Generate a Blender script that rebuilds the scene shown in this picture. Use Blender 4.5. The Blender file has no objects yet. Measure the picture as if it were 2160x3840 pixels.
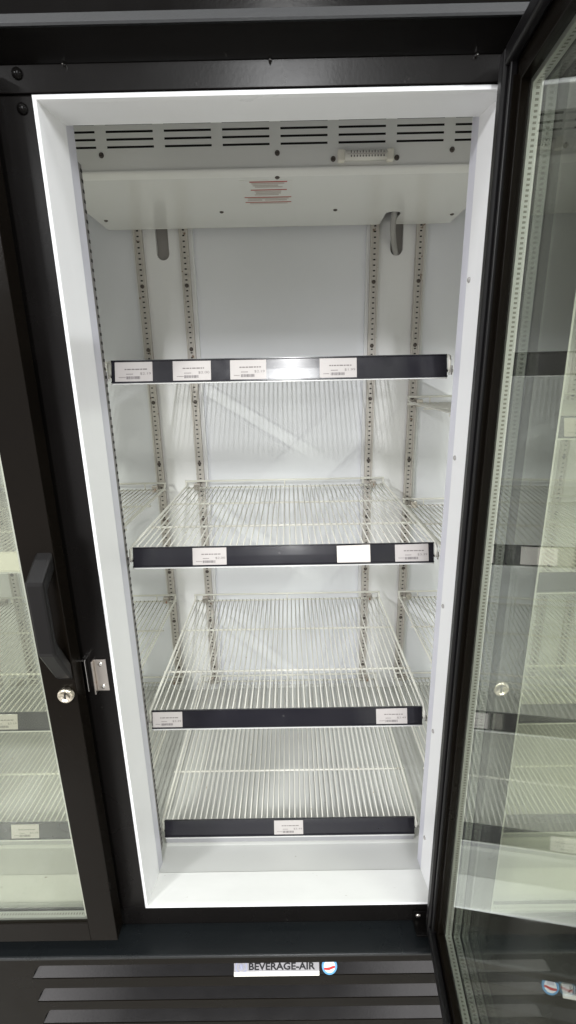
import bpy, bmesh, math, random
from mathutils import Vector, Matrix
random.seed(7)
S = bpy.context.scene
COL = S.collection
R = math.radians

# ------------------------------------------------------------------ materials
def new_mat(name):
    m = bpy.data.materials.new(name); m.use_nodes = True
    return m, m.node_tree.nodes, m.node_tree.links

def pbr(name, col, rough=.5, metal=0., var=.0, vscale=8., rvar=.0, bump=.0, bscale=60., spec=.5, coat=0.,
        speck=None, stretch=(1, 1, 1), smudge=.0):
    """principled paint / plastic / metal with soft mottling of colour, gloss and relief"""
    m, n, l = new_mat(name)
    b = n['Principled BSDF']
    b.inputs['Roughness'].default_value = rough
    b.inputs['Metallic'].default_value = metal
    b.inputs['Specular IOR Level'].default_value = spec
    b.inputs['Coat Weight'].default_value = coat
    b.inputs['Coat Roughness'].default_value = .12
    tc = n.new('ShaderNodeTexCoord'); mp = n.new('ShaderNodeMapping'); mp.inputs['Scale'].default_value = stretch
    l.new(tc.outputs['Object'], mp.inputs['Vector'])
    nz = n.new('ShaderNodeTexNoise'); nz.inputs['Scale'].default_value = vscale; nz.inputs['Detail'].default_value = 6
    nz.inputs['Roughness'].default_value = .6
    l.new(mp.outputs['Vector'], nz.inputs['Vector'])
    c = list(col)
    mx = n.new('ShaderNodeMix'); mx.data_type = 'RGBA'
    mx.inputs[6].default_value = (*[x*(1-var) for x in c], 1); mx.inputs[7].default_value = (*[min(1, x*(1+var)) for x in c], 1)
    l.new(nz.outputs['Fac'], mx.inputs[0])
    out = mx.outputs[2]
    if speck:                                    # sparse grime specks: (colour, scale, threshold)
        vz = n.new('ShaderNodeTexNoise'); vz.inputs['Scale'].default_value = speck[1]; vz.inputs['Detail'].default_value = 3
        l.new(mp.outputs['Vector'], vz.inputs['Vector'])
        rp = n.new('ShaderNodeMapRange'); rp.inputs['From Min'].default_value = speck[2]; rp.inputs['From Max'].default_value = speck[2]+.06
        l.new(vz.outputs['Fac'], rp.inputs['Value'])
        m2 = n.new('ShaderNodeMix'); m2.data_type = 'RGBA'
        l.new(rp.outputs['Result'], m2.inputs[0]); l.new(out, m2.inputs[6]); m2.inputs[7].default_value = (*speck[0], 1)
        out = m2.outputs[2]
    l.new(out, b.inputs['Base Color'])
    if rvar:
        mr = n.new('ShaderNodeMapRange'); mr.inputs['From Min'].default_value = .3; mr.inputs['From Max'].default_value = .7
        mr.inputs['To Min'].default_value = max(.02, rough-rvar); mr.inputs['To Max'].default_value = min(1, rough+rvar)
        n2 = n.new('ShaderNodeTexNoise'); n2.inputs['Scale'].default_value = vscale*1.7; n2.inputs['Detail'].default_value = 8
        l.new(mp.outputs['Vector'], n2.inputs['Vector']); l.new(n2.outputs['Fac'], mr.inputs['Value'])
        l.new(mr.outputs['Result'], b.inputs['Roughness'])
    if bump:
        n3 = n.new('ShaderNodeTexNoise'); n3.inputs['Scale'].default_value = bscale; n3.inputs['Detail'].default_value = 4
        l.new(mp.outputs['Vector'], n3.inputs['Vector'])
        bp = n.new('ShaderNodeBump'); bp.inputs['Strength'].default_value = bump; bp.inputs['Distance'].default_value = .002
        l.new(n3.outputs['Fac'], bp.inputs['Height']); l.new(bp.outputs['Normal'], b.inputs['Normal'])
    return m

def glass_mat(name, tint, f0=.045, gain=.95, rough=.0):
    """thin pane face: see-through tint plus mirror reflection that grows with the angle"""
    m, n, l = new_mat(name)
    for x in list(n):
        if x.type != 'OUTPUT_MATERIAL': n.remove(x)
    out = [x for x in n if x.type == 'OUTPUT_MATERIAL'][0]
    tr = n.new('ShaderNodeBsdfTransparent'); tr.inputs[0].default_value = (*tint, 1)
    gl = n.new('ShaderNodeBsdfGlossy'); gl.inputs['Roughness'].default_value = rough; gl.inputs['Color'].default_value = (.93, .97, .93, 1)
    lw = n.new('ShaderNodeLayerWeight'); lw.inputs['Blend'].default_value = .5
    pw = n.new('ShaderNodeMath'); pw.operation = 'POWER'; pw.inputs[1].default_value = 5
    l.new(lw.outputs['Facing'], pw.inputs[0])
    ma = n.new('ShaderNodeMath'); ma.operation = 'MULTIPLY_ADD'; ma.inputs[1].default_value = gain; ma.inputs[2].default_value = f0
    l.new(pw.outputs[0], ma.inputs[0])
    tc = n.new('ShaderNodeTexCoord'); mp = n.new('ShaderNodeMapping'); mp.inputs['Scale'].default_value = (14, 14, 1.6); l.new(tc.outputs['Object'], mp.inputs['Vector'])
    nz = n.new('ShaderNodeTexNoise'); nz.inputs['Scale'].default_value = 1.; nz.inputs['Detail'].default_value = 5; l.new(mp.outputs['Vector'], nz.inputs['Vector'])
    rr = n.new('ShaderNodeMapRange'); rr.inputs['From Min'].default_value = .42; rr.inputs['From Max'].default_value = .68; rr.inputs['To Min'].default_value = .0; rr.inputs['To Max'].default_value = .055
    l.new(nz.outputs['Fac'], rr.inputs['Value']); l.new(rr.outputs['Result'], gl.inputs['Roughness'])
    hz = n.new('ShaderNodeBsdfDiffuse'); hz.inputs['Color'].default_value = (.55, .57, .54, 1)
    hr = n.new('ShaderNodeMapRange'); hr.inputs['From Min'].default_value = .40; hr.inputs['From Max'].default_value = .75; hr.inputs['To Min'].default_value = .006; hr.inputs['To Max'].default_value = .04
    l.new(nz.outputs['Fac'], hr.inputs['Value'])
    mx = n.new('ShaderNodeMixShader'); l.new(ma.outputs[0], mx.inputs[0]); l.new(tr.outputs[0], mx.inputs[1]); l.new(gl.outputs[0], mx.inputs[2])
    m2 = n.new('ShaderNodeMixShader'); l.new(hr.outputs['Result'], m2.inputs[0]); l.new(mx.outputs[0], m2.inputs[1]); l.new(hz.outputs[0], m2.inputs[2])
    l.new(m2.outputs[0], out.inputs['Surface'])
    return m

M = {}
M['liner'] = pbr('white_painted_liner', (.77, .775, .78), .38, var=.03, vscale=5, rvar=.06, bump=.05, bscale=14, speck=((.42, .40, .37), 55, .74))
M['wall'] = pbr('white_back_wall', (.765, .775, .81), .42, var=.035, vscale=4, rvar=.06, bump=.06, bscale=9)
M['duct'] = pbr('white_duct_cover', (.77, .77, .775), .4, var=.025, vscale=6, bump=.05, bscale=10)
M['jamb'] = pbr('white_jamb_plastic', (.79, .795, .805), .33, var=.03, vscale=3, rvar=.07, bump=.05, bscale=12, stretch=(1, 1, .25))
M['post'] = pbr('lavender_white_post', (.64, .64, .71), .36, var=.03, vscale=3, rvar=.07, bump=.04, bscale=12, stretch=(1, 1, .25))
M['sill'] = pbr('white_sill_plastic', (.58, .585, .57), .4, var=.05, vscale=7, rvar=.05, bump=.05, bscale=18, speck=((.35, .32, .28), 70, .735))
M['sillcap'] = pbr('scuffed_sill_cap', (.62, .625, .61), .42, var=.07, vscale=11, rvar=.06, bump=.05, bscale=20, speck=((.34, .32, .28), 60, .72), stretch=(1, 2.5, 1))
M['shroud'] = pbr('white_evaporator_cover', (.80, .80, .775), .13, var=.02, vscale=5, bump=.04, bscale=6)
M['black'] = pbr('black_powder_coat', (.0042, .0038, .0036), .2, spec=.08, var=.25, vscale=9, rvar=.05, bump=.05, bscale=420, speck=((.03, .028, .026), 60, .78))
M['frame'] = pbr('black_frame_vinyl', (.0048, .0042, .004), .27, spec=.16, var=.3, vscale=5, rvar=.05, bump=.03, bscale=200, speck=((.03, .028, .026), 52, .75))
M['door'] = pbr('black_door_aluminium', (.0050, .0038, .0027), .24, spec=.08, var=.2, vscale=7, rvar=.04, bump=.06, bscale=500)
M['grille'] = pbr('black_grille_paint', (.0060, .0048, .0034), .3, spec=.08, var=.2, vscale=9, rvar=.05, bump=.08, bscale=450)
M['louver'] = pbr('dark_louver_paint', (.014, .0135, .014), .14, var=.3, vscale=12, rvar=.03, bump=.06, bscale=300, spec=1.)
M['ledge'] = pbr('dark_ledge_paint', (.008, .0095, .0105), .3, var=.25, vscale=6, rvar=.05, bump=.1, bscale=260, speck=((.06, .065, .065), 70, .77), spec=.35)
M['trim'] = pbr('header_trim_paint', (.016, .017, .018), .4, var=.2, vscale=8, bump=.1, bscale=300)
M['gasket'] = pbr('black_rubber_gasket', (.006, .0056, .006), .36, var=.3, vscale=20, spec=.3)
M['handle'] = pbr('black_handle_plastic', (.0055, .005, .005), .33, spec=.25, var=.2, vscale=14, bump=.05, bscale=600)
M['chrome'] = pbr('chromed_metal', (.75, .74, .72), .18, metal=1., var=.05, vscale=30)
M['brass'] = pbr('nickel_lock_face', (.72, .66, .55), .25, metal=1., var=.06, vscale=60)
M['steel'] = pbr('brushed_steel', (.62, .58, .54), .3, metal=1., var=.15, vscale=40, speck=((.36, .13, .05), 40, .64))
M['pilaster'] = pbr('aged_zinc_pilaster', (.53, .50, .465), .5, metal=.2, var=.14, vscale=30, bump=.1, bscale=80, speck=((.20, .14, .10), 60, .66))
M['pilgrey'] = pbr('dull_zinc_standard', (.20, .19, .185), .5, metal=.2, var=.15, vscale=30)
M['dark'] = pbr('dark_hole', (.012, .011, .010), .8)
M['slotback'] = pbr('brown_duct_inside', (.26, .245, .235), .7, var=.1)
M['wire'] = pbr('white_coated_wire', (.76, .75, .69), .35, var=.07, vscale=18, speck=((.52, .44, .33), 40, .70))
M['rail'] = pbr('black_price_rail', (.015, .0145, .019), .17, var=.2, vscale=10, rvar=.06, bump=.05, bscale=24, speck=((.12, .12, .12), 50, .74))
M['railclear'] = pbr('clear_rail_edge', (.55, .55, .54), .2, var=.05)
M['plategrey'] = pbr('grey_band_plate', (.30, .30, .31), .35, var=.06, vscale=12)
M['railpale'] = pbr('pale_price_rail', (.60, .58, .52), .25, var=.08, vscale=9, stretch=(.3, 1, 3))
M['paper'] = pbr('tag_paper', (.44, .412, .40), .5, coat=.35, var=.05, vscale=25, bump=.1, bscale=60)
M['blank'] = pbr('blank_tag_card', (.66, .62, .58), .6, var=.03, vscale=25)
M['ink'] = pbr('faded_grey_ink', (.17, .155, .15), .7, var=.2, vscale=300)
M['inkdark'] = pbr('dark_ink', (.09, .08, .085), .7, var=.3, vscale=400)
M['red'] = pbr('red_print', (.42, .075, .055), .6, var=.15, vscale=60)
M['faint'] = pbr('faint_print', (.47, .42, .385), .6, var=.15, vscale=90)
M['sticker'] = pbr('sticker_paper', (.79, .785, .755), .2, var=.02)
M['badge'] = pbr('badge_silver_white', (.40, .39, .41), .3, metal=.3, var=.05, vscale=30)
M['badgebase'] = pbr('badge_white_base', (.85, .83, .76), .3, var=.03)
M['black_print'] = pbr('black_print', (.01, .01, .012), .4)
M['bluegrey'] = pbr('blue_grey_print', (.30, .31, .42), .4, var=.1, vscale=80)
M['palegrey'] = pbr('pale_grey_print', (.55, .56, .62), .4, var=.05)
M['blue'] = pbr('blue_print', (.12, .32, .55), .35, var=.15, vscale=90)
M['navy'] = pbr('navy_print', (.05, .08, .2), .35)
M['redp'] = pbr('red_emblem_print', (.5, .04, .04), .35)
M['whitep'] = pbr('white_print', (.8, .82, .84), .35)
M['clear'] = pbr('clear_thermometer_tube', (.78, .76, .71), .15, var=.04)
M['cap'] = pbr('white_thermometer_cap', (.80, .77, .68), .35)
M['hose'] = pbr('grey_cable_jacket', (.36, .35, .34), .45, var=.12, vscale=30)
M['darkscrew'] = pbr('tarnished_screw', (.10, .085, .075), .4, metal=.5, var=.3, vscale=60)
M['floor'] = pbr('speckled_store_floor', (.36, .345, .32), .35, var=.12, vscale=2.5, rvar=.08, speck=((.16, .15, .14), 90, .6))
M['pane'] = glass_mat('tinted_door_glass', (.90, .912, .852), f0=.06, gain=1.4)

def spacer_mat():
    """aluminium spacer bar with a row of little punched holes along its length (object z)"""
    m, n, l = new_mat('perforated_spacer'); b = n['Principled BSDF']
    b.inputs['Roughness'].default_value = .3; b.inputs['Metallic'].default_value = .75
    tc = n.new('ShaderNodeTexCoord'); sp = n.new('ShaderNodeSeparateXYZ'); l.new(tc.outputs['UV'], sp.inputs[0])
    mo = n.new('ShaderNodeMath'); mo.operation = 'PINGPONG'; mo.inputs[1].default_value = .5; l.new(sp.outputs['X'], mo.inputs[0])
    a = n.new('ShaderNodeMath'); a.operation = 'GREATER_THAN'; a.inputs[1].default_value = .27; l.new(mo.outputs[0], a.inputs[0])
    d = n.new('ShaderNodeMath'); d.operation = 'SUBTRACT'; d.inputs[1].default_value = .5; l.new(sp.outputs['Y'], d.inputs[0])
    e = n.new('ShaderNodeMath'); e.operation = 'ABSOLUTE'; l.new(d.outputs[0], e.inputs[0])
    g = n.new('ShaderNodeMath'); g.operation = 'LESS_THAN'; g.inputs[1].default_value = .17; l.new(e.outputs[0], g.inputs[0])
    k = n.new('ShaderNodeMath'); k.operation = 'MULTIPLY'; l.new(a.outputs[0], k.inputs[0]); l.new(g.outputs[0], k.inputs[1])
    mx = n.new('ShaderNodeMix'); mx.data_type = 'RGBA'; l.new(k.outputs[0], mx.inputs[0])
    mx.inputs[6].default_value = (.58, .60, .57, 1); mx.inputs[7].default_value = (.27, .27, .24, 1)
    l.new(mx.outputs[2], b.inputs['Base Color'])
    return m
M['spacer'] = spacer_mat()

# ------------------------------------------------------------------ mesh helpers
def bm_box(bm, x0, x1, y0, y1, z0, z1, bev=0., seg=2):
    r = bmesh.ops.create_cube(bm, size=1)
    vs = r['verts']
    for v in vs:
        v.co = Vector(((x0+x1)/2+v.co.x*(x1-x0), (y0+y1)/2+v.co.y*(y1-y0), (z0+z1)/2+v.co.z*(z1-z0)))
    if bev:
        es = list({e for v in vs for e in v.link_edges})
        bmesh.ops.bevel(bm, geom=es, offset=bev, segments=seg, affect='EDGES', profile=.5)
    return bm

def bm_prism(bm, pts, axis, a, b, bev=0.):
    """extrude polygon; axis 'x': pts are (y,z); 'y': (x,z); 'z': (x,y)"""
    def P(p, t):
        return Vector((t, p[0], p[1])) if axis == 'x' else Vector((p[0], t, p[1])) if axis == 'y' else Vector((p[0], p[1], t))
    v0 = [bm.verts.new(P(p, a)) for p in pts]; v1 = [bm.verts.new(P(p, b)) for p in pts]
    fs = [bm.faces.new(v0), bm.faces.new(v1[::-1])]
    k = len(pts)
    for i in range(k):
        fs.append(bm.faces.new((v0[i], v1[i], v1[(i+1) % k], v0[(i+1) % k])))
    bmesh.ops.recalc_face_normals(bm, faces=fs)
    if bev:
        es = [e for f in fs[:2] for e in f.edges]
        bmesh.ops.bevel(bm, geom=list(set(es)), offset=bev, segments=2, affect='EDGES', profile=.5)
    return bm

def bm_tube(bm, path, r, seg=6, cap=True):
    path = [Vector(p) for p in path]; rings = []
    for i, p in enumerate(path):
        t = (path[min(i+1, len(path)-1)]-path[max(i-1, 0)]).normalized()
        up = Vector((0, 0, 1)) if abs(t.z) < .9 else Vector((1, 0, 0))
        u = t.cross(up).normalized(); w = u.cross(t).normalized()
        rings.append([bm.verts.new(p+r*(math.cos(2*math.pi*k/seg)*u+math.sin(2*math.pi*k/seg)*w)) for k in range(seg)])
    for a, b in zip(rings, rings[1:]):
        for k in range(seg):
            bm.faces.new((a[k], a[(k+1) % seg], b[(k+1) % seg], b[k])).smooth = True
    if cap:
        bm.faces.new(rings[0][::-1]); bm.faces.new(rings[-1])
    return bm

def bm_lathe(bm, prof, origin, axis, seg=20):
    """prof: (radius, height along axis)"""
    ax = Vector(axis).normalized(); up = Vector((0, 0, 1)) if abs(ax.z) < .9 else Vector((1, 0, 0))
    u = ax.cross(up).normalized(); w = ax.cross(u).normalized(); o = Vector(origin); rings = []
    for r, h in prof:
        rings.append([bm.verts.new(o+ax*h+max(r, 1e-5)*(math.cos(2*math.pi*k/seg)*u+math.sin(2*math.pi*k/seg)*w)) for k in range(seg)])
    fs = []
    for a, b in zip(rings, rings[1:]):
        for k in range(seg):
            f = bm.faces.new((a[k], a[(k+1) % seg], b[(k+1) % seg], b[k])); f.smooth = True; fs.append(f)
    fs.append(bm.faces.new(rings[0][::-1])); fs.append(bm.faces.new(rings[-1]))
    bmesh.ops.recalc_face_normals(bm, faces=fs)
    return bm

def bm_quad(bm, *pts):
    return bm.faces.new([bm.verts.new(p) for p in pts])

def put(name, bm, mat, parent=None, xf=None, origin=None, bevel=0.):
    """link bmesh as one mesh object; mesh is in world (or xf-local) space, the parent chain's offset is taken out"""
    if xf: bm.transform(xf)
    off = origin if origin is not None else (world_of(parent) if parent else Vector())
    bmesh.ops.translate(bm, verts=bm.verts, vec=-Vector(off))
    me = bpy.data.meshes.new(name); bm.to_mesh(me); bm.free()
    mats = mat if isinstance(mat, (list, tuple)) else [mat]
    for k in mats: me.materials.append(k)
    o = bpy.data.objects.new(name, me); COL.objects.link(o)
    if parent: o.parent = parent
    elif origin is not None: o.location = origin
    if bevel:
        b = o.modifiers.new('soft_edges', 'BEVEL'); b.width = bevel; b.segments = 2; b.limit_method = 'ANGLE'
    return o

def world_of(o):
    v = Vector()
    while o: v += o.location; o = o.parent
    return v

def empty(name, loc, label, cat, group=None):
    o = bpy.data.objects.new(name, None); COL.objects.link(o); o.location = loc; o.empty_display_size = .05
    o['label'] = label; o['category'] = cat
    if group: o['group'] = group
    return o

def text_bm(body, size, bold=0.):
    """flat lettering as a bmesh lying in XY, left-bottom at origin; returns (bm, width, height)"""
    cu = bpy.data.curves.new('lettering', 'FONT'); cu.body = body; cu.size = size; cu.resolution_u = 3; cu.offset = bold
    ob = bpy.data.objects.new('lettering', cu); COL.objects.link(ob)
    dg = bpy.context.evaluated_depsgraph_get(); me = bpy.data.meshes.new_from_object(ob.evaluated_get(dg))
    bm = bmesh.new(); bm.from_mesh(me)
    bpy.data.objects.remove(ob); bpy.data.curves.remove(cu); bpy.data.meshes.remove(me)
    xs = [v.co.x for v in bm.verts]; ys = [v.co.y for v in bm.verts]
    bmesh.ops.translate(bm, verts=bm.verts, vec=(-min(xs), -min(ys), 0))
    return bm, max(xs)-min(xs), max(ys)-min(ys)

def merge(dst, src, xf):
    src.transform(xf)
    me = bpy.data.meshes.new('tmp'); src.to_mesh(me); src.free(); dst.from_mesh(me); bpy.data.meshes.remove(me)

# ------------------------------------------------------------------ key dimensions (metres)
CX, P, HW = .2975, .67, .2975           # centre opening, door pitch, half opening width
HO = 1.40                               # opening height
YS, YR, YW = .15, .7045, .735           # shelf front, shelf rear bar, duct face
CXS = [CX-P, CX, CX+P]
X0, X1 = CX-1.5*P-.03, CX+1.5*P+.03
ZF = -.52                               # store floor
DL, DR = -.050, .640                    # right edge of left door, left edge of right door
DW = .682

fridge = empty('glass_door_refrigerator', (CX, .37, ZF), 'black upright three door drinks refrigerator with the middle glass door standing open', 'refrigerator')
F = fridge

# ---- carcass
bm = bmesh.new()
bm_box(bm, X0-.04, X0, .022, .82, ZF, 1.80); bm_box(bm, X1, X1+.04, .022, .82, ZF, 1.80)
bm_box(bm, X0, X1, .78, .82, ZF, 1.80); bm_box(bm, X0, X1, .075, .78, 1.64, 1.80); bm_box(bm, X0, X1, .022, .78, ZF, -.10)
put('cabinet_shell', bm, M['black'], F)
bm = bmesh.new(); bm_box(bm, X0, X1, .747, .779, -.03, 1.63); put('back_wall', bm, M['wall'], F)
bm = bmesh.new(); bm_box(bm, X0, X0+.012, .10, .747, -.03, 1.63); put('side_wall', bm, M['wall'], F)
bm = bmesh.new(); bm_box(bm, X1-.012, X1, .10, .747, -.03, 1.63); put('side_wall', bm, M['wall'], F)
bm = bmesh.new(); bm_box(bm, X0, X1, .10, .779, 1.63, 1.64); put('interior_ceiling', bm, M['wall'], F)
bm = bmesh.new()
bm_prism(bm, [(.0665, -.001), (.146, -.021), (.74, -.021), (.747, -.012), (.747, -.06), (.0665, -.06)], 'x', X0+.013, X1-.013)
put('interior_floor', bm, M['sill'], F)
bm = bmesh.new(); [bm_box(bm, max(X0+.001, cx-P/2+P/2-HW+.0066), cx+HW-.0066, .0665, .0685, HO+.0010, 1.6295) for cx in CXS]; put('header_liner', bm, M['liner'], F)

# mullion inner posts (white, behind the black front strip)
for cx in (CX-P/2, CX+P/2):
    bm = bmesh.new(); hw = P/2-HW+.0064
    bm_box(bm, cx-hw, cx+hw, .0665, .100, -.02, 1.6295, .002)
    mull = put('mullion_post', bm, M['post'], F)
    for s in (-1, 1):                    # front shelf standards on its back corners
        bm = bmesh.new(); xa = cx+s*(hw-(.0142 if s > 0 else .0205))
        bm_box(bm, xa-.013, xa+.013, .1002, .1135, .02, 1.37)
        k = 0; zz = .03
        pil = put('front_pilaster', bm, M['pilgrey'], F)
        bm = bmesh.new()
        while zz < 1.36:
            bm_box(bm, xa+s*.0126, xa+s*.0134, .1075, .1137, zz, zz+.0048); zz += .0137
        put('slot_row', bm, M['dark'], pil)

# ---- white opening frames with a rounded bead
def rect(cx, hw, z0, z1, y): return [Vector((cx-hw, y, z0)), Vector((cx+hw, y, z0)), Vector((cx+hw, y, z1)), Vector((cx-hw, y, z1))]
for cx in CXS:
    bm = bmesh.new()
    loops = [rect(cx, HW+.0045, -.0045, HO+.0045, .001), rect(cx, HW+.004, -.004, HO+.004, -.003), rect(cx, HW+.0015, -.0015, HO+.0015, -.0045),
             rect(cx, HW-.0012, .0012, HO-.0012, -.003), rect(cx, HW-.0018, .0016, HO-.0018, .004),
             rect(cx, HW-.0040, .0012, HO-.0010, .030), rect(cx, HW-.0078, .0008, HO+.0006, .066)]
    vv = [[bm.verts.new(p) for p in L] for L in loops]
    for i, (a, b) in enumerate(zip(vv, vv[1:])):
        for k in range(4):
            f = bm.faces.new((a[k], a[(k+1) % 4], b[(k+1) % 4], b[k])); f.smooth = i < 3; f.material_index = 1 if k == 0 and i >= 3 else 0
    bmesh.ops.recalc_face_normals(bm, faces=bm.faces)
    for f in bm.faces: f.normal_flip()
    rev = put('opening_frame', bm, [M['jamb'], M['sillcap']], F)
    if cx == CX:
        for zz in (1.1904, .9206, .6488, .3756, .1019):
            bm = bmesh.new(); bm_lathe(bm, [(.0040, -.002), (.0040, .0008), (.0028, .0022), (.0001, .0027)], (cx+HW-.0072, .0575, zz), (-1, 0, 0), 14)
            put('jamb_screw', bm, M['hose'], rev)

# ---- black face frame
bm = bmesh.new()
edges = [X0-.04]+sum([[cx-HW-.0046, cx+HW+.0046] for cx in CXS], [])+[X1+.04]
for a, b in zip(edges[::2], edges[1::2]): bm_box(bm, a, b, .0, .02, -.0047, HO+.0047, .0012)
bm_box(bm, X0-.04, X1+.04, .0, .02, HO+.0072, 1.4372, .0012)
bm_box(bm, X0-.04, X1+.04, .004, .02, HO+.0047, HO+.0072)
bm_box(bm, X0-.04, X1+.04, .0, .02, -.053, -.0047, .0012)
bm_box(bm, X0-.04, X1+.04, .008, .02, -.066, -.053)
ff = put('face_frame', bm, M['frame'], F)
for xx, zz in ((-.0195, 1.4275), (-.0193, 1.3905)):
    bm = bmesh.new(); bm_lathe(bm, [(.0070, -.001), (.0067, .0016), (.0050, .0036), (.0024, .0048), (.0001, .0051)], (xx, 0, zz), (0, -1, 0), 24)
    put('dome_screw', bm, M['black'], ff)
for xx in (.0408, .298, .5543):
    bm = bmesh.new(); bm_lathe(bm, [(.0022, -.001), (.0022, .002), (.001, .006), (.0001, .0075)], (xx, -.0, 1.4355), (0, -1, -.3), 10)
    put('screw_tip', bm, M['chrome'], ff)

# ---- header box over the doors
bm = bmesh.new()
bm_prism(bm, [(-.0305, 1.4565), (.0, 1.4373), (.075, 1.4373), (.075, 1.80), (-.027, 1.80), (-.027, 1.4692), (-.0305, 1.4680)], 'x', X0-.04, X1+.04)
hd = put('header_panel', bm, M['black'], F)
bm = bmesh.new()
bm_prism(bm, [(-.0350, 1.4555), (-.0306, 1.4560), (-.0275, 1.4693), (-.0290, 1.4705), (-.0302, 1.4698), (-.0358, 1.4580)], 'x', X0-.041, X1+.041)
put('header_trim', bm, M['trim'], hd)

# ---- ledge and grille below the doors
bm = bmesh.new()
bm_prism(bm, [(.0079, -.0662), (-.0500, -.0640), (-.0522, -.0645), (-.0535, -.0660), (-.0535, -.0705), (-.048, -.0705), (-.048, -.0682), (.0079, -.0692)], 'x', X0-.04, X1+.04)
put('ledge', bm, M['ledge'], F)
YG = -.0525
rows = [(-.0880-.0671*i, -.1268-.0700*i) for i in range(6)]
gx0, gx1 = -.236, .831
bm = bmesh.new()
tops = [-.0706]+[r[1] for r in rows]; bots = [r[0] for r in rows]+[ZF+.03]
for a, b in zip(tops, bots): bm_box(bm, gx0+.024, gx1-.024, YG, YG+.0016, b, a)
def curve(zt, zb, x, s):
    return [(x+s*(.0235*(t/8)**1.0*(1-.28*math.sin(math.pi*t/8))), zb+(zt-zb)*t/8) for t in range(9)]
for x, s, xe in ((gx0, 1, X0-.04), (gx1, -1, X1+.04)):
    pl = [(xe, -.0706)]+[(x+s*.024, -.0706)]
    for zt, zb in rows: pl += [(x+s*.024, zt)]+curve(zt, zb, x, s)[::-1]+[(x+s*.024, zb-.0004)]
    pl += [(x+s*.024, ZF+.03), (xe, ZF+.03)]
    bm_prism(bm, pl, 'y', YG, YG+.0016)
gr = put('grille_panel', bm, M['grille'], F)
for zt, zb in rows:
    k = .5; h = zt-zb+.016
    bm = bmesh.new()
    c = curve(zt, zb, gx0, 1)
    bm_quad(bm, (gx0-.002, YG+.0017, zb), (gx1+.002, YG+.0017, zb), (gx1-.016, YG+.0017+h*k, zb+h), (gx0+.016, YG+.0017+h*k, zb+h))
    bm_quad(bm, (gx0-.002, YG+.0017, zb), (gx0+.016, YG+.0017+h*k, zb+h), (gx0+.004, YG+.0017, zb+h))
    bm_quad(bm, (gx1+.002, YG+.0017, zb), (gx1-.016, YG+.0017+h*k, zb+h), (gx1-.004, YG+.0017, zb+h))
    put('louver', bm, M['louver'], gr)
# badge on the first louver: local frame X along x, Y up the louver, Z out of it
zb = rows[0][1]
upv = Vector((0, .5, 1)).normalized(); nv = Vector((0, -1, .5)).normalized()
BX = Matrix(((1, upv.x, nv.x, 0), (0, upv.y, nv.y, YG+.0017), (0, upv.z, nv.z, zb), (0, 0, 0, 1)))
def onb(x, y, z): return BX @ Vector((x, y, z))
bm = bmesh.new(); bm_box(bm, .1780, .3572, -.0002, .0485, .0001, .0022, .0006); put('badge_holder', bm, M['gasket'], gr, xf=BX)
bm = bmesh.new(); bm_box(bm, .1805, .3555, .0010, .048, .0022, .0042, .0006); bd = put('brand_badge', bm, M['badge'], gr, xf=BX)
bm = bmesh.new(); bm_box(bm, .1805, .3555, .0008, .0088, .0005, .0050, .0008); put('badge_base', bm, M['badgebase'], bd, xf=BX)
tb, tw, th = text_bm('BEVERAGE-AIR', .03, .0009)
bm = bmesh.new(); merge(bm, tb, Matrix.Translation((.2108, .0116, .0046)) @ Matrix.Diagonal((.1365/tw, .0132/th, 1, 1)))
put('badge_lettering', bm, M['black_print'], bd, xf=BX)
def disc(bm, x, y, rx, ry, z, seg=28, a0=0, a1=2*math.pi):
    vs = [bm.verts.new((x+rx*math.cos(a0+(a1-a0)*i/seg), y+ry*math.sin(a0+(a1-a0)*i/seg), z)) for i in range(seg)]
    return bm.faces.new(vs)
def ring(bm, x, y, r0, r1, z, seg=28):
    a = [bm.verts.new((x+r0*math.cos(2*math.pi*i/seg), y+r0*math.sin(2*math.pi*i/seg), z)) for i in range(seg)]
    b = [bm.verts.new((x+r1*math.cos(2*math.pi*i/seg), y+r1*math.sin(2*math.pi*i/seg), z)) for i in range(seg)]
    for i in range(seg): bm.faces.new((a[i], a[(i+1) % seg], b[(i+1) % seg], b[i]))
bm = bmesh.new()
ring(bm, .1955, .0178, .0098, .0124, .0047)
for i in range(7): disc(bm, .1955+.005*math.cos(i*.9), .0178+.005*math.sin(i*.9), .0012, .0016, .00475, 8)
disc(bm, .1955, .0178, .0028, .0046, .00478, 12)
put('badge_crest', bm, M['bluegrey'], bd, xf=BX)
# round emblem sticker
ex, ey, er = .3768, .0152, .0158
bm = bmesh.new(); bm_lathe(bm, [(er, .0004), (er, .0012), (er-.0006, .0016)], onb(ex, ey, 0), nv, 32); em = put('round_emblem', bm, M['blue'], gr)
bm = bmesh.new(); disc(bm, ex, ey, er*.74, er*.74, .0018); put('emblem_field', bm, M['whitep'], em, xf=BX)
bm = bmesh.new()
def swoosh(dy0, dy1, z):
    n = 12; up = []; lo = []
    for i in range(n+1):
        x = -er*.72+er*1.44*i/n; w = er*.10*math.sin(x/er*2.4)
        up.append(bm.verts.new((ex+x, ey+dy1+w-.35*abs(x)*(-.3), z))); lo.append(bm.verts.new((ex+x, ey+dy0+w+.2*abs(x), z)))
    for i in range(n): bm.faces.new((lo[i], lo[i+1], up[i+1], up[i]))
swoosh(-er*.42, -er*.10, .0020); put('emblem_swoosh', bm, M['redp'], em, xf=BX)
bm = bmesh.new(); bm_box(bm, ex-er*.42, ex+er*.42, ey+er*.14, ey+er*.52, .0018, .0021); put('emblem_block', bm, M['palegrey'], em, xf=BX)

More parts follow.
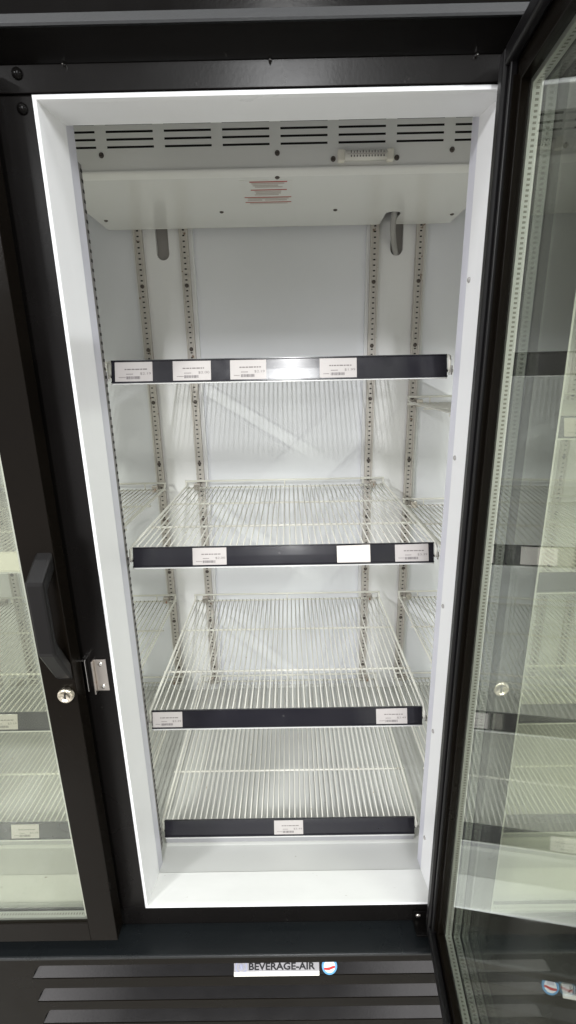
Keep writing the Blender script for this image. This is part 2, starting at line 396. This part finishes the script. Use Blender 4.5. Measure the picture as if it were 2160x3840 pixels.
# ---- duct columns with a slot, and rear shelf standards
def column(xa, xb, slot):
    w = .0172; zb = 1.3685+w
    pl = [(xa, -.0205), (xb, -.0205), (xb, 1.62), (slot+w, 1.62)]
    pl += [(slot+w*math.cos(a), zb+w*math.sin(a)) for a in [-math.pi*i/14 for i in range(15)]]
    pl += [(slot-w, 1.62), (xa, 1.62)]
    bm = bmesh.new(); bm_prism(bm, pl, 'y', YW, .7468, 0)
    c = put('duct_column', bm, M['duct'], F)
    bm = bmesh.new(); bm_box(bm, slot-.03, slot+.03, .7462, .7467, 1.34, 1.61); put('duct_slot', bm, M['slotback'], c)
    for xx in (xa-.0022, xb+.0022):
        bm = bmesh.new(); bm_box(bm, xx-.0022, xx+.0022, YW-.001, .7468, -.0205, 1.62, .0006); put('column_edge', bm, M['liner'], c)
    return c
column(-.1035, .0545, -.0255); column(.5405, .6985, .6185)
column(-.1035-.66, .0545-.66, -.0255-.66); column(.5405+.60, .6985+.60, .6185+.60)
for xx in (-.0886, .0358, .5565, .6812, -.0886-.645, .0358-.645, .5565+.60, .6812+.57):
    bm = bmesh.new(); w = .0118
    # C-channel with open slots: two lips and a web cut by slots
    z0, z1 = .012, 1.47
    bm_box(bm, xx-w, xx-.0072, .7215, .7349, z0, z1, .0008); bm_box(bm, xx+.0072, xx+w, .7215, .7349, z0, z1, .0008)
    bm_box(bm, xx-.0071, xx+.0071, .7250, .7262, z0, z1)
    pl = put('rear_pilaster', bm, M['pilaster'], F)
    bm = bmesh.new(); zz = .022
    while zz < 1.46:
        bm_box(bm, xx-.0029, xx+.0029, .7242, .7252, zz, zz+.0034); zz += .01375
    put('slot_row', bm, M['dark'], pl)
    for zz in (1.3017, 1.1332, .985, .80, .62, .44, .26, .08):
        bm = bmesh.new(); bm_lathe(bm, [(.0056, -.001), (.0054, .0012), (.0036, .0028), (.0001, .0032)], (xx, .7248, zz), (0, -1, 0), 12)
        put('pilaster_screw', bm, M['darkscrew'], pl)

# ---- evaporator cover under the ceiling
ex0, ex1, ey0, ey1, ez = -.165, .757, .3777, .7205, 1.4426
bm = bmesh.new()
slot_rows = [1.4962+.01295*i for i in range(8)]
sx = [(-.0358+.11425*k, -.0358+.11425*k+.0925) for k in range(-1, 7)]
sx[-1] = (sx[-1][0], .745)
sx[0] = (-.152, sx[0][1])
hh = .0019
xs = [ex0]+[v for p in sx for v in p]+[ex1]
zs = [1.4565]+sorted([z+d for z in slot_rows for d in (-hh, hh)])+[1.63]
grid = [[bm.verts.new((x, ey0, z)) for z in zs] for x in xs]
for i in range(len(xs)-1):
    for j in range(len(zs)-1):
        if i % 2 == 1 and j % 2 == 1 and j < 16: continue
        bm.faces.new((grid[i][j], grid[i+1][j], grid[i+1][j+1], grid[i][j+1]))
# rolled lower edge and underside with a cable notch, rear end flange
nx0, nx1, ny = .5665, .6035, .6180
prof = [(ey0, 1.4565), (ey0-.0035, 1.4555), (ey0-.0045, 1.4530), (ey0-.0015, 1.4490), (ey0+.0055, 1.4430), (ey0+.008, ez)]
pr_prev = None
for y, z in prof:
    a = (bm.verts.new((ex0, y, z)), bm.verts.new((ex1, y, z)))
    if pr_prev: bm.faces.new((pr_prev[0], pr_prev[1], a[1], a[0])).smooth = True
    pr_prev = a
def under(x0, x1, y0, y1): bm_quad(bm, (x0, y0, ez), (x1, y0, ez), (x1, y1, ez), (x0, y1, ez))
under(ex0, nx0, ey0+.008, ey1); under(nx1, ex1, ey0+.008, ey1)
n = 8                                         # rounded end of the notch
arc = [(nx0+(nx1-nx0)*i/n, ny+.012*(abs(2*i/n-1))**3) for i in range(n+1)]
bm.faces.new([bm.verts.new((x, y, ez)) for x, y in [(nx0, ey0+.008), (nx1, ey0+.008)]+arc[::-1]])
bm_quad(bm, (ex0, ey0, ez), (ex0, ey1, ez), (ex0, ey1, 1.63), (ex0, ey0, 1.63)); bm_quad(bm, (ex1, ey0, ez), (ex1, ey1, ez), (ex1, ey1, 1.63), (ex1, ey0, 1.63))
bm_box(bm, ex0+.012, nx0-.002, ey1-.0008, ey1, ez-.0008, ez+.02); bm_box(bm, nx1+.002, ex1-.012, ey1-.0008, ey1, ez-.0008, ez+.02)
bmesh.ops.recalc_face_normals(bm, faces=bm.faces)
sh = put('evaporator_cover', bm, M['shroud'], F)
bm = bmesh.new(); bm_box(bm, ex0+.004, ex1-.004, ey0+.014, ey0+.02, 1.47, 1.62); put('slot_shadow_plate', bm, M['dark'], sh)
for p, ax in [((-.049, ey0, 1.483), (0, -1, 0)), ((.30, ey0, 1.4806), (0, -1, 0)), ((.646, ey0, 1.48), (0, -1, 0)), ((.4108, ey0, 1.4684), (0, -1, 0)), ((.5372, ey0, 1.4684), (0, -1, 0)),
              ((-.142, .6415, ez), (0, 0, -1)), ((.1586, .593, ez), (0, 0, -1)), ((.436, .5945, ez), (0, 0, -1)), ((.7377, .647, ez), (0, 0, -1)), ((.2988, .388, ez), (0, 0, -1))]:
    bm = bmesh.new(); bm_lathe(bm, [(.0052, -.002), (.0050, .001), (.0034, .0026), (.0018, .0028), (.0016, .001), (.0001, .0009)], p, ax, 14)
    put('cover_screw', bm, M['darkscrew'], sh)
# warning sticker
bm = bmesh.new(); bm_box(bm, .2205, .3300, .4000, .5600, ez-.0006, ez-.0001); st = put('warning_sticker', bm, M['sticker'], sh)
for x0, x1, y, h in ((.2405, .3190, .4085, .0052), (.2403, .3180, .4530, .0046), (.2230, .3280, .4972, .0042), (.2225, .3282, .5288, .0042)):
    bm = bmesh.new(); bm_box(bm, x0, x1, y-h/2, y+h/2, ez-.0009, ez-.0006); put('red_stripe', bm, M['red'], st)
bm = bmesh.new()
for x0, x1, y0, y1 in ((.244, .313, .4140, .4210), (.246, .300, .4245, .4320), (.250, .309, .4340, .4400), (.248, .306, .4590, .4660), (.250, .305, .4690, .4760), (.247, .300, .4790, .4850),
                       (.230, .322, .5020, .5085), (.229, .262, .5120, .5190), (.268, .318, .5120, .5190), (.232, .320, .5350, .5400)):
    bm_box(bm, x0, x1, y0, y1, ez-.0008, ez-.0006)
put('faint_print', bm, M['faint'], st)
# cable hanging out of the notch into the slot
bm = bmesh.new(); path = [(.592, .640, 1.462), (.593, .662, 1.442), (.597, .690, 1.420), (.606, .716, 1.398), (.616, .738, 1.378), (.622, .7455, 1.366)]
fine = []
for i in range(len(path)-1):
    for t in range(4): fine.append(Vector(path[i]).lerp(Vector(path[i+1]), t/4))
bm_tube(bm, fine+[Vector(path[-1])], .0075, 10); put('power_cable', bm, M['hose'], F)

# ---- latch plate on the left mullion, hinge bracket bottom right
bm = bmesh.new(); bm_box(bm, -.0345, -.0135, -.0022, -.0001, .5255, .5885, .0006); bm_box(bm, -.0372, -.0346, -.0095, -.0001, .5225, .5885, .0006)
sp = put('strike_plate', bm, M['steel'], F)
for zz in (.5345, .5795):
    bm = bmesh.new(); bm_lathe(bm, [(.0045, -.0005), (.0042, .0012), (.002, .0022), (.0001, .0023)], (-.0235, -.0022, zz), (0, -1, 0), 16); put('plate_screw', bm, M['chrome'], sp)
bm = bmesh.new(); bm_box(bm, .5555, .612, -.034, -.0001, -.0500, -.0455, .0008); bm_box(bm, .5555, .598, -.0032, -.0001, -.0455, -.0240, .0008)
hb = put('hinge_bracket', bm, M['black'], F)
bm = bmesh.new(); bm_lathe(bm, [(.0055, -.0005), (.005, .0016), (.0001, .0026)], (.5655, -.0032, -.0355), (0, -1, 0), 16); put('bracket_screw', bm, M['steel'], hb)

# ------------------------------------------------------------------ doors
# local frame: u = along the door, v = outwards from the inner glass face, z up.  hinge side at u = 0
GZ0, GZ1, DZ0, DZ1, STILE = .0195, 1.375, -.0305, 1.430, .054
def uvbox_spacer(bm, x0, x1, y0, y1, z0, z1, along):
    uvl = bm.loops.layers.uv.verify()
    nb = bmesh.new(); bm_box(nb, x0, x1, y0, y1, z0, z1)
    me = bpy.data.meshes.new('t'); nb.to_mesh(me); nb.free()
    n0 = len(bm.faces); bm.from_mesh(me); bpy.data.meshes.remove(me); bm.faces.ensure_lookup_table()
    for f in bm.faces[n0:]:
        for lp in f.loops:
            c = lp.vert.co; lp[uvl].uv = ((c.z if along == 'z' else c.x)/.0056, (c.y-y0)/(y1-y0))
def door(xf, free, lock_z=.5527, handle=True):
    """free = +1: free edge at u = DW; lock, handle near it"""
    bm = bmesh.new()
    def fr(u0, u1, z0, z1): bm_box(bm, u0, u1, -.008, .023, z0, z1, .0012)
    fr(0, STILE, DZ0, DZ1); fr(DW-STILE, DW, DZ0, DZ1); fr(STILE, DW-STILE, DZ0, GZ0); fr(STILE, DW-STILE, GZ1, DZ1)
    # inner retainer ridges around the glass
    for d, v in ((.010, -.0125), (.020, -.0105)):
        bm_box(bm, STILE-d-.003, STILE-d, v, -.008, GZ0-d, GZ1+d); bm_box(bm, DW-STILE+d, DW-STILE+d+.003, v, -.008, GZ0-d, GZ1+d)
    D = put('glass_door', bm, M['door'], F, xf=xf)
    bm = bmesh.new()                            # magnetic gasket, a hollow looking bulge all round
    def gk(u0, u1, z0, z1): bm_box(bm, u0, u1, -.0216, -.0081, z0, z1, .004, 3)
    gk(.010, .030, DZ0+.010, DZ1-.010); gk(DW-.030, DW-.010, DZ0+.010, DZ1-.010); gk(.030, DW-.030, DZ0+.010, DZ0+.030); gk(.030, DW-.030, DZ1-.030, DZ1-.010)
    for e in (.036,):
        bm_box(bm, e, e+.005, -.0165, -.0081, DZ0+.02, DZ1-.02, .0015); bm_box(bm, DW-e-.005, DW-e, -.0165, -.0081, DZ0+.02, DZ1-.02, .0015)
    put('door_gasket', bm, M['gasket'], D, xf=xf)
    for v in (.0020, .0175):                     # inner and outer pane
        bm = bmesh.new()
        for w in (v,):
            bm_quad(bm, (STILE-.006, w, GZ0-.006), (DW-STILE+.006, w, GZ0-.006), (DW-STILE+.006, w, GZ1+.006), (STILE-.006, w, GZ1+.006))
        put('glass_pane', bm, M['pane'], D, xf=xf)
    bm = bmesh.new(); h = .0065
    uvbox_spacer(bm, STILE-.001, STILE+h, .0040, .0155, GZ0, GZ1, 'z'); uvbox_spacer(bm, DW-STILE-h, DW-STILE+.001, .0040, .0155, GZ0, GZ1, 'z')
    uvbox_spacer(bm, STILE+h, DW-STILE-h, .0040, .0155, GZ0, GZ0+h, 'x'); uvbox_spacer(bm, STILE+h, DW-STILE-h, .0040, .0155, GZ1-h, GZ1, 'x')
    put('glass_spacer', bm, M['spacer'], D, xf=xf)
    # cylinder lock, handle and latch strip by the free edge
    uf = DW
    bm = bmesh.new(); bm_lathe(bm, [(.0138, -.001), (.0138, .003), (.0132, .0075), (.0118, .0092), (.0090, .0096), (.0088, .0084), (.0001, .0084)], (uf-.0162, .023, lock_z), (0, 1, 0), 28)
    lk = put('door_lock', bm, M['brass'], D, xf=xf)
    bm = bmesh.new(); bm_box(bm, uf-.0176, uf-.0148, .0312, .0318, lock_z-.0048, lock_z+.0048, .0003); put('keyhole', bm, M['dark'], lk, xf=xf)
    bm = bmesh.new()
    # side profile (v, z) of the bowed pull
    v = lambda y: -y-.022
    pts = [(v(-.0452), .804), (v(-.0560), .797), (v(-.0872), .7735), (v(-.0885), .768), (v(-.0885), .656), (v(-.0872), .650), (v(-.0530), .588), (v(-.0452), .580),
           (v(-.0452), .612), (v(-.0745), .668), (v(-.0755), .672), (v(-.0755), .752), (v(-.0745), .756), (v(-.0452), .778)]
    bm_prism(bm, pts, 'x', uf-.0280, uf-.0005, .0040)
    put('door_handle', bm, M['handle'], D, xf=xf)
    bm = bmesh.new(); bm_box(bm, uf+.0001, uf+.0032, -.0205, -.0135, .528, .597, .0008); bm_box(bm, uf+.0001, uf+.0075, -.0215, -.006, .594, .5968, .0005)
    put('latch_pin', bm, M['chrome'], D, xf=xf)
    return D
# left door (closed, hinged left, free edge on the right): u along +x, v towards the viewer
flip = Matrix(((1, 0, 0, DL-DW), (0, -1, 0, -.022), (0, 0, 1, 0), (0, 0, 0, 1)))
door(flip, 1)
# right door (closed, hinged right, free edge on the left): u along -x
flip2 = Matrix(((-1, 0, 0, DR+DW), (0, -1, 0, -.022), (0, 0, 1, 0), (0, 0, 0, 1)))
d3 = door(flip2, 1)
# middle door, swung open about its right-hand hinge, 85 degrees
a = R(-5.0); dvec = Vector((math.sin(a), -math.cos(a), 0)); nvec = Vector((math.cos(a), math.sin(a), 0)); o = Vector((.5972, 0, 0))+dvec*.019
opn = Matrix(((dvec.x, nvec.x, 0, o.x), (dvec.y, nvec.y, 0, o.y), (0, 0, 1, 0), (0, 0, 0, 1)))
door(opn, 1)
for ob in list(COL.objects):
    if ob.type == 'MESH' and ob.parent:         # mirrored frames turn faces inside out
        bm = bmesh.new(); bm.from_mesh(ob.data)
        if ob.name.split('.')[0] in ('glass_door', 'door_gasket', 'glass_spacer', 'door_lock', 'keyhole', 'door_handle', 'latch_pin'):
            bmesh.ops.recalc_face_normals(bm, faces=bm.faces); bm.to_mesh(ob.data)
        bm.free()
# the left door's glass and the open door's look: labels on the parts that differ
for ob in COL.objects:
    if ob.name == 'glass_door': ob['label'] = 'closed left glass door with black frame and bowed handle'
    if ob.name == 'glass_door.001': ob['label'] = 'closed right glass door seen through the open one'
    if ob.name == 'glass_door.002': ob['label'] = 'open middle glass door mirroring the shelves'

# ------------------------------------------------------------------ wire shelves
ZS = [1.0888, .7369, .3544, .0441]
shelf_lbl = {
 (1, 0): 'highest wire shelf behind the open door, holding four price tags on its rail',
 (1, 1): 'second wire shelf down behind the open door, with one blank card on its rail',
 (1, 2): 'third wire shelf down behind the open door, tags at both ends of its rail',
 (1, 3): 'lowest wire shelf behind the open door, one tag at the middle of its rail',
 (0, 0): 'highest wire shelf of the left compartment, behind the black mullion',
 (0, 1): 'second wire shelf down behind the closed left door, with a pale empty rail',
 (0, 2): 'third wire shelf down behind the closed left door',
 (0, 3): 'lowest wire shelf behind the closed left door',
 (2, 0): 'highest wire shelf of the right compartment, set lower than its middle neighbour',
 (2, 1): 'second wire shelf down in the right compartment, beyond the open door',
 (2, 2): 'third wire shelf down in the right compartment, beyond the open door',
 (2, 3): 'lowest wire shelf of the right compartment, beyond the open door'}
TILT = 14.
def build_shelf(rail_mat, low_band):
    """origin: front centre, at rail top.  local x across, y back"""
    parts = []; rw = random.Random(3)
    L = YR-YS; wz = -.0052
    bm = bmesh.new(); n = 45
    for i in range(n):
        x = -.2932+.5864*i/(n-1)+rw.uniform(-.0005, .0005); b1, b2 = rw.uniform(-.0007, .0007), rw.uniform(-.0007, .0007)
        bm_tube(bm, [(x, .0125, -.0085), (x, .0130, -.0060), (x, .0155, wz), (x+b1, L*.33, wz-.0004), (x+b2, L*.66, wz-.0004), (x, L-.004, wz)], .00162, 6)
    parts.append(('wire_deck', bm, M['wire']))
    for y, zc in ((.162, wz-.0040), (.364, wz-.0040)):
        bm = bmesh.new(); bm_tube(bm, [(-.3095, y, zc), (.3095, y, zc)], .0027, 8); parts.append(('cross_bar', bm, M['wire']))
    bm = bmesh.new(); bm_tube(bm, [(-.3060, L-.002, wz-.0038), (.3060, L-.002, wz-.0038)], .0026, 8); parts.append(('cross_bar', bm, M['wire']))
    for s in (-1, 1):
        bm = bmesh.new(); x = s*.3020
        bm_tube(bm, [(x, .0080, -.0300), (x, .0060, -.0240), (x, .0062, -.0130), (x, .0095, -.0050), (x, .018, -.0030), (x, L*.5, -.0035), (x, L-.012, -.0030), (x, L-.004, .0020), (x, L, .0100)], .0031, 8)
        parts.append(('side_rod', bm, M['wire']))
        bm = bmesh.new(); bm_box(bm, x-.0015+s*.004, x+.0015+s*.004, .0035, .018, -.036, -.020, .0005); bm_tube(bm, [(x-.004*s, .008, -.029), (x+.007*s, .008, -.029)], .0032, 8)
        parts.append(('shelf_clip', bm, M['chrome']))
        bm = bmesh.new(); xr = s*.270
        bm_box(bm, xr-.009, xr+.009, L-.006, L+.012, -.016, .004, .001); parts.append(('rear_clip', bm, M['steel']))
    bm = bmesh.new(); bm_tube(bm, [(-.3060, L, .0120), (.3040, L, .0120)], .0031, 8); parts.append(('rear_bar', bm, M['wire']))
    for x in (-.24, 0, .24):
        bm = bmesh.new(); bm_tube(bm, [(x, L, .012), (x, L-.002, wz-.003)], .002, 6); parts.append(('rear_post', bm, M['wire']))
    bm = bmesh.new()                             # price rail: C shaped channel
    bm_prism(bm, [(.0022, -.0001), (.0022, -.0022), (-.0002, -.0030), (-.0006, -.0200), (-.0002, -.0385), (.0014, -.0392), (.0014, -.0399), (-.0034, -.0399), (-.0036, -.0376), (-.0014, -.0368), (-.0016, -.0200), (-.0014, -.0028), (-.0030, -.0018), (-.0030, .0)], 'x', -.2973, .2971)
    bmesh.ops.rotate(bm, verts=bm.verts, cent=(0, 0, -.0399), matrix=Matrix.Rotation(R(-TILT), 3, 'X'))
    parts.append(('price_rail', bm, rail_mat))
    bm = bmesh.new(); bm_prism(bm, [(-.0037, -.0400), (-.0043, -.0418), (.0016, -.0422), (.0016, -.0400)], 'x', -.2971, .2969); parts.append(('rail_edge', bm, M['railclear']))
    if low_band:
        bm = bmesh.new(); bm_box(bm, -.2965, .2965, .0008, .0022, -.0600, -.0423, .0004); parts.append(('front_band', bm, M['plategrey']))  # thin grey strip filling the band below the lowest rail
    return parts
protos = {}
def place_shelf(comp, i, z, kind='black'):
    key = (kind, i == 3)
    loc = Vector((CXS[comp], YS, z))
    root = empty('wire_shelf', loc, shelf_lbl[(comp, i)], 'shelf', 'wire shelves of the drinks refrigerator')
    if key not in protos:
        protos[key] = []
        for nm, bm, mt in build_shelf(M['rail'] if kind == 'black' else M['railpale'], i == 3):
            ob = put(nm, bm, mt, root, origin=Vector()); protos[key].append(ob)
    else:
        for ob in protos[key]:
            c = ob.copy(); COL.objects.link(c); c.parent = root
    return root
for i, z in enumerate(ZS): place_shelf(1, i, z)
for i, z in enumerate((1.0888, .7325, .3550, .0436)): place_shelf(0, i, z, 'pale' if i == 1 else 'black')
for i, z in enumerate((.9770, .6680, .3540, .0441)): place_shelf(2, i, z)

# ------------------------------------------------------------------ price tags
def price_tag(x0, x1, ztop, price, label, tilt=0., blank=False, h=.0345, y=None):
    yy = (YS-.0019) if y is None else y
    w = x1-x0; base = Vector(((x0+x1)/2, yy, ztop-.0028-h))
    o = None
    bm = bmesh.new(); bm_box(bm, -w/2, w/2, -.0004, .0003, 0, h, .0002)
    if tilt: bmesh.ops.rotate(bm, verts=bm.verts, cent=(0, 0, h/2), matrix=Matrix.Rotation(R(tilt), 3, 'Y'))
    o = put('price_tag', bm, M['blank'] if blank else M['paper'], None, origin=Vector())
    o.location = base
    # lean back with the rail, whose foot stays where it is
    d = base.z-(ztop-.0399)
    o.rotation_euler.x = R(-TILT); o.location.y += d*math.sin(R(TILT))-.0012*0; o.location.z = ztop-.0399+d*math.cos(R(TILT))
    o['label'] = label; o['category'] = 'price tag'; o['group'] = 'price tags on the shelf rails'
    if blank: return o
    bm = bmesh.new(); rr = random.Random(int(x0*1e4+ztop*1e3))
    def bar(xa, xb, za, zb): bm_quad(bm, (xa, -.00055, za), (xb, -.00055, za), (xb, -.00055, zb), (xa, -.00055, zb))
    x = -w*.24
    while x < w*.34:                              # product line, word-like runs
        l = rr.uniform(.0025, .008); bar(x, min(x+l, w*.36), h*.60, h*.66); x += l+.0011
    x = -w*.20
    while x < -w*.03: bar(x, x+.0016, h*.365, h*.41); x += .0021
    x = -w*.40
    while x < -w*.24: bar(x, x+.0015, h*.20, h*.24); x += .0021
    tb, tw, th = text_bm(price, .01)
    merge(bm, tb, Matrix.Translation((w*.17, -.00056, h*.335)) @ Matrix.Rotation(math.pi/2, 4, 'X') @ Matrix.Diagonal((w*.29/tw, h*.135/th, 1, 1)))
    put('tag_print', bm, M['ink'], o, origin=Vector())
    bm = bmesh.new(); x = -w*.20
    while x < w*.17:
        l = rr.choice((.0004, .0007, .0011)); bm_quad(bm, (x, -.00055, h*.13), (x+l, -.00055, h*.13), (x+l, -.00055, h*.275), (x, -.00055, h*.275)); x += l+rr.choice((.0005, .0008))
    put('tag_barcode', bm, M['inkdark'], o, origin=Vector())
    return o
z1, z2, z3, z4 = ZS
price_tag(.0067, .0734, z1, '$2.19', 'tag reading $2.19 at the left end of the highest rail')
price_tag(.1095, .1769, z1, '$2.00', 'tag reading $2.00 on the highest rail, between two $2.19 tags')
price_tag(.2111, .2749, z1, '$2.19', 'tag reading $2.19 on the highest rail, beside its bright bare stretch')
price_tag(.3695, .4350, z1, '$1.99', 'tag reading $1.99, last to the right on the highest rail')
price_tag(.1184, .1854, z2, '$2.00', 'tag reading $2.00, alone on the left half of the second rail down')
price_tag(.4036, .4693, z2, '', 'blank cream card without print on the second rail down', tilt=-1.2, blank=True)
price_tag(.5181, .5840, z2, '$3.39', 'tag reading $3.39 at the right end of the second rail down', tilt=-1.0)
price_tag(.0016, .0672, z3, '$3.49', 'faint tag at the left end of the third rail down')
price_tag(.4935, .5615, z3, '$3.49', 'tag reading $3.49 near the right end of the third rail down', tilt=-.8)
price_tag(.2610, .3300, z4, '$3.49', 'single tag reading $3.49 on the lowest rail of the open compartment')
price_tag(-.362, -.296, .3550, '$3.19', 'tag seen through the left door glass, on the third rail down')
price_tag(-.3664, -.3001, .0436, '$3.19', 'tag seen through the left door glass, on the lowest rail')
price_tag(.8165, .8830, .9770, '$2.19', 'curled tag seen beyond the open door, on the highest right rail')

# ------------------------------------------------------------------ thermometer on the evaporator cover
th = empty('tube_thermometer', (.474, ey0-.001, 1.4598), 'small clear tube thermometer with white end caps on the vented cover', 'thermometer')
for xa, xb in ((.4186, .4330), (.5153, .5295)):
    bm = bmesh.new(); bm_box(bm, xa, xb, ey0-.0135, ey0-.0006, 1.4598, 1.4808, .003, 3); put('end_cap', bm, M['cap'], th)
bm = bmesh.new(); bm_tube(bm, [(.4325, ey0-.0075, 1.4703), (.5158, ey0-.0075, 1.4703)], .0086, 16); put('clear_tube', bm, M['clear'], th)
bm = bmesh.new()
for i in range(12):
    x = .444+.0058*i
    bm_box(bm, x, x+.0016, ey0-.0164, ey0-.0161, 1.4722, 1.4752 if i % 2 else 1.4765); bm_box(bm, x, x+.0022, ey0-.0162, ey0-.0159, 1.4655, 1.4688)
put('tick_marks', bm, M['ink'], th)
bm = bmesh.new()
bm_box(bm, .4375, .512, ey0-.0166, ey0-.0163, 1.4700, 1.4708)
put('red_thread', bm, M['faint'], th)

# ------------------------------------------------------------------ store floor
bm = bmesh.new(); bm_quad(bm, (-4, -1.1, ZF), (5, -1.1, ZF), (5, 1.5, ZF), (-4, 1.5, ZF))
fl = put('floor', bm, M['floor']); fl['kind'] = 'structure'

# ------------------------------------------------------------------ camera
cam = bpy.data.cameras.new('camera'); co = bpy.data.objects.new('camera', cam); COL.objects.link(co)
rx, ry, rz = R(-16.14935987), R(1.11171828), R(.29061721)
Rm = Matrix.Rotation(rz, 3, 'Z') @ Matrix.Rotation(rx, 3, 'X') @ Matrix.Rotation(ry, 3, 'Y')
right, fwd, upc = Rm.col[0], Rm.col[1], Rm.col[2]
co.matrix_world = Matrix(((right.x, upc.x, -fwd.x, .31302052), (right.y, upc.y, -fwd.y, -.72641246), (right.z, upc.z, -fwd.z, 1.05939943), (0, 0, 0, 1)))
cam.sensor_fit = 'VERTICAL'; cam.sensor_height = 24; cam.sensor_width = 13.5; cam.lens = 1785.0746*24/3840
cam.clip_start = .01; cam.clip_end = 60
S.camera = co

# ------------------------------------------------------------------ lamps: fluorescent tubes on the store ceiling
def tube_lamp(name, loc, sx, sy, power, col=(1, .97, .92), aim=None):
    L = bpy.data.lights.new(name, 'AREA'); L.shape = 'RECTANGLE'; L.size = sx; L.size_y = sy; L.energy = power; L.color = col
    o = bpy.data.objects.new(name, L); COL.objects.link(o); o.location = loc
    if aim:
        o.rotation_euler = (Vector(aim)-Vector(loc)).to_track_quat('-Z', 'Y').to_euler()
    return o
tube_lamp('ceiling_tube', (-2.70, -3.5, 2.75), .06, 1.2, 270, (.98, .985, .99))
tube_lamp('ceiling_tube', (.34, -8.5, 2.75), .17, 13, 300, (.985, .985, .985))
tube_lamp('ceiling_tube', (.32, -3.6, 2.62), .04, 1.2, 115, (.97, .985, 1))
tube_lamp('ceiling_tube', (1.90, -1.6, 2.20), .06, 1.0, 45, (.96, .985, 1))
tube_lamp('ceiling_panel', (.30, -.62, 2.75), 3.6, .25, 20, (.98, .99, 1))

w = bpy.data.worlds.new('World'); S.world = w; w.use_nodes = True
n, l = w.node_tree.nodes, w.node_tree.links
bg = n['Background']
tc = n.new('ShaderNodeTexCoord'); sp_ = n.new('ShaderNodeSeparateXYZ'); l.new(tc.outputs['Generated'], sp_.inputs[0])
cr = n.new('ShaderNodeValToRGB'); mr = n.new('ShaderNodeMapRange'); mr.inputs['From Min'].default_value = -1; mr.inputs['From Max'].default_value = 1
l.new(sp_.outputs['Z'], mr.inputs['Value']); l.new(mr.outputs['Result'], cr.inputs[0])
e = cr.color_ramp.elements
e[0].position = 0; e[0].color = (1.15, 1.10, 1.02, 1); e[1].position = 1; e[1].color = (.95, .95, .93, 1)
k = e.new(.47); k.color = (.80, .80, .79, 1); k = e.new(.56); k.color = (.98, 1.0, 1.02, 1); k = e.new(.66); k.color = (.98, .98, .97, 1)
l.new(cr.outputs[0], bg.inputs['Color']); bg.inputs['Strength'].default_value = .50
# added world bands: bright at both sides, dark middle, to shape the louver reflections
ab = n.new('ShaderNodeMath'); ab.operation = 'ABSOLUTE'; xo = n.new('ShaderNodeMath'); xo.operation = 'SUBTRACT'; xo.inputs[1].default_value = -.085
l.new(sp_.outputs['X'], xo.inputs[0]); l.new(xo.outputs[0], ab.inputs[0])
sd = n.new('ShaderNodeMapRange'); sd.interpolation_type = 'SMOOTHSTEP'; sd.inputs['From Min'].default_value = .14; sd.inputs['From Max'].default_value = .28; l.new(ab.outputs[0], sd.inputs['Value'])
hi = n.new('ShaderNodeMapRange'); hi.interpolation_type = 'SMOOTHSTEP'; hi.inputs['From Min'].default_value = .12; hi.inputs['From Max'].default_value = .0; l.new(sp_.outputs['Z'], hi.inputs['Value'])
lo = n.new('ShaderNodeMapRange'); lo.interpolation_type = 'SMOOTHSTEP'; lo.inputs['From Min'].default_value = -.55; lo.inputs['From Max'].default_value = -.25; l.new(sp_.outputs['Z'], lo.inputs['Value'])
bd_ = n.new('ShaderNodeMath'); bd_.operation = 'MULTIPLY'; l.new(hi.outputs['Result'], bd_.inputs[0]); l.new(lo.outputs['Result'], bd_.inputs[1])
side = n.new('ShaderNodeMix'); side.data_type = 'RGBA'; l.new(sd.outputs['Result'], side.inputs[0]); side.inputs[6].default_value = (.05, .047, .045, 1); side.inputs[7].default_value = (2.4, 2.32, 2.32, 1)
fin = n.new('ShaderNodeMix'); fin.data_type = 'RGBA'; l.new(bd_.outputs[0], fin.inputs[0]); l.new(cr.outputs[0], fin.inputs[6]); l.new(side.outputs[2], fin.inputs[7])
l.new(fin.outputs[2], bg.inputs['Color'])

S.view_settings.view_transform = 'Standard'; S.view_settings.look = 'None'; S.view_settings.gamma = 1; S.view_settings.exposure = .26
S.view_settings.use_curve_mapping = False
S.render.engine = 'CYCLES'
S.cycles.max_bounces = 10; S.cycles.diffuse_bounces = 6; S.cycles.glossy_bounces = 6; S.cycles.transparent_max_bounces = 48
S.cycles.use_denoising = True; S.cycles.sample_clamp_indirect = 6
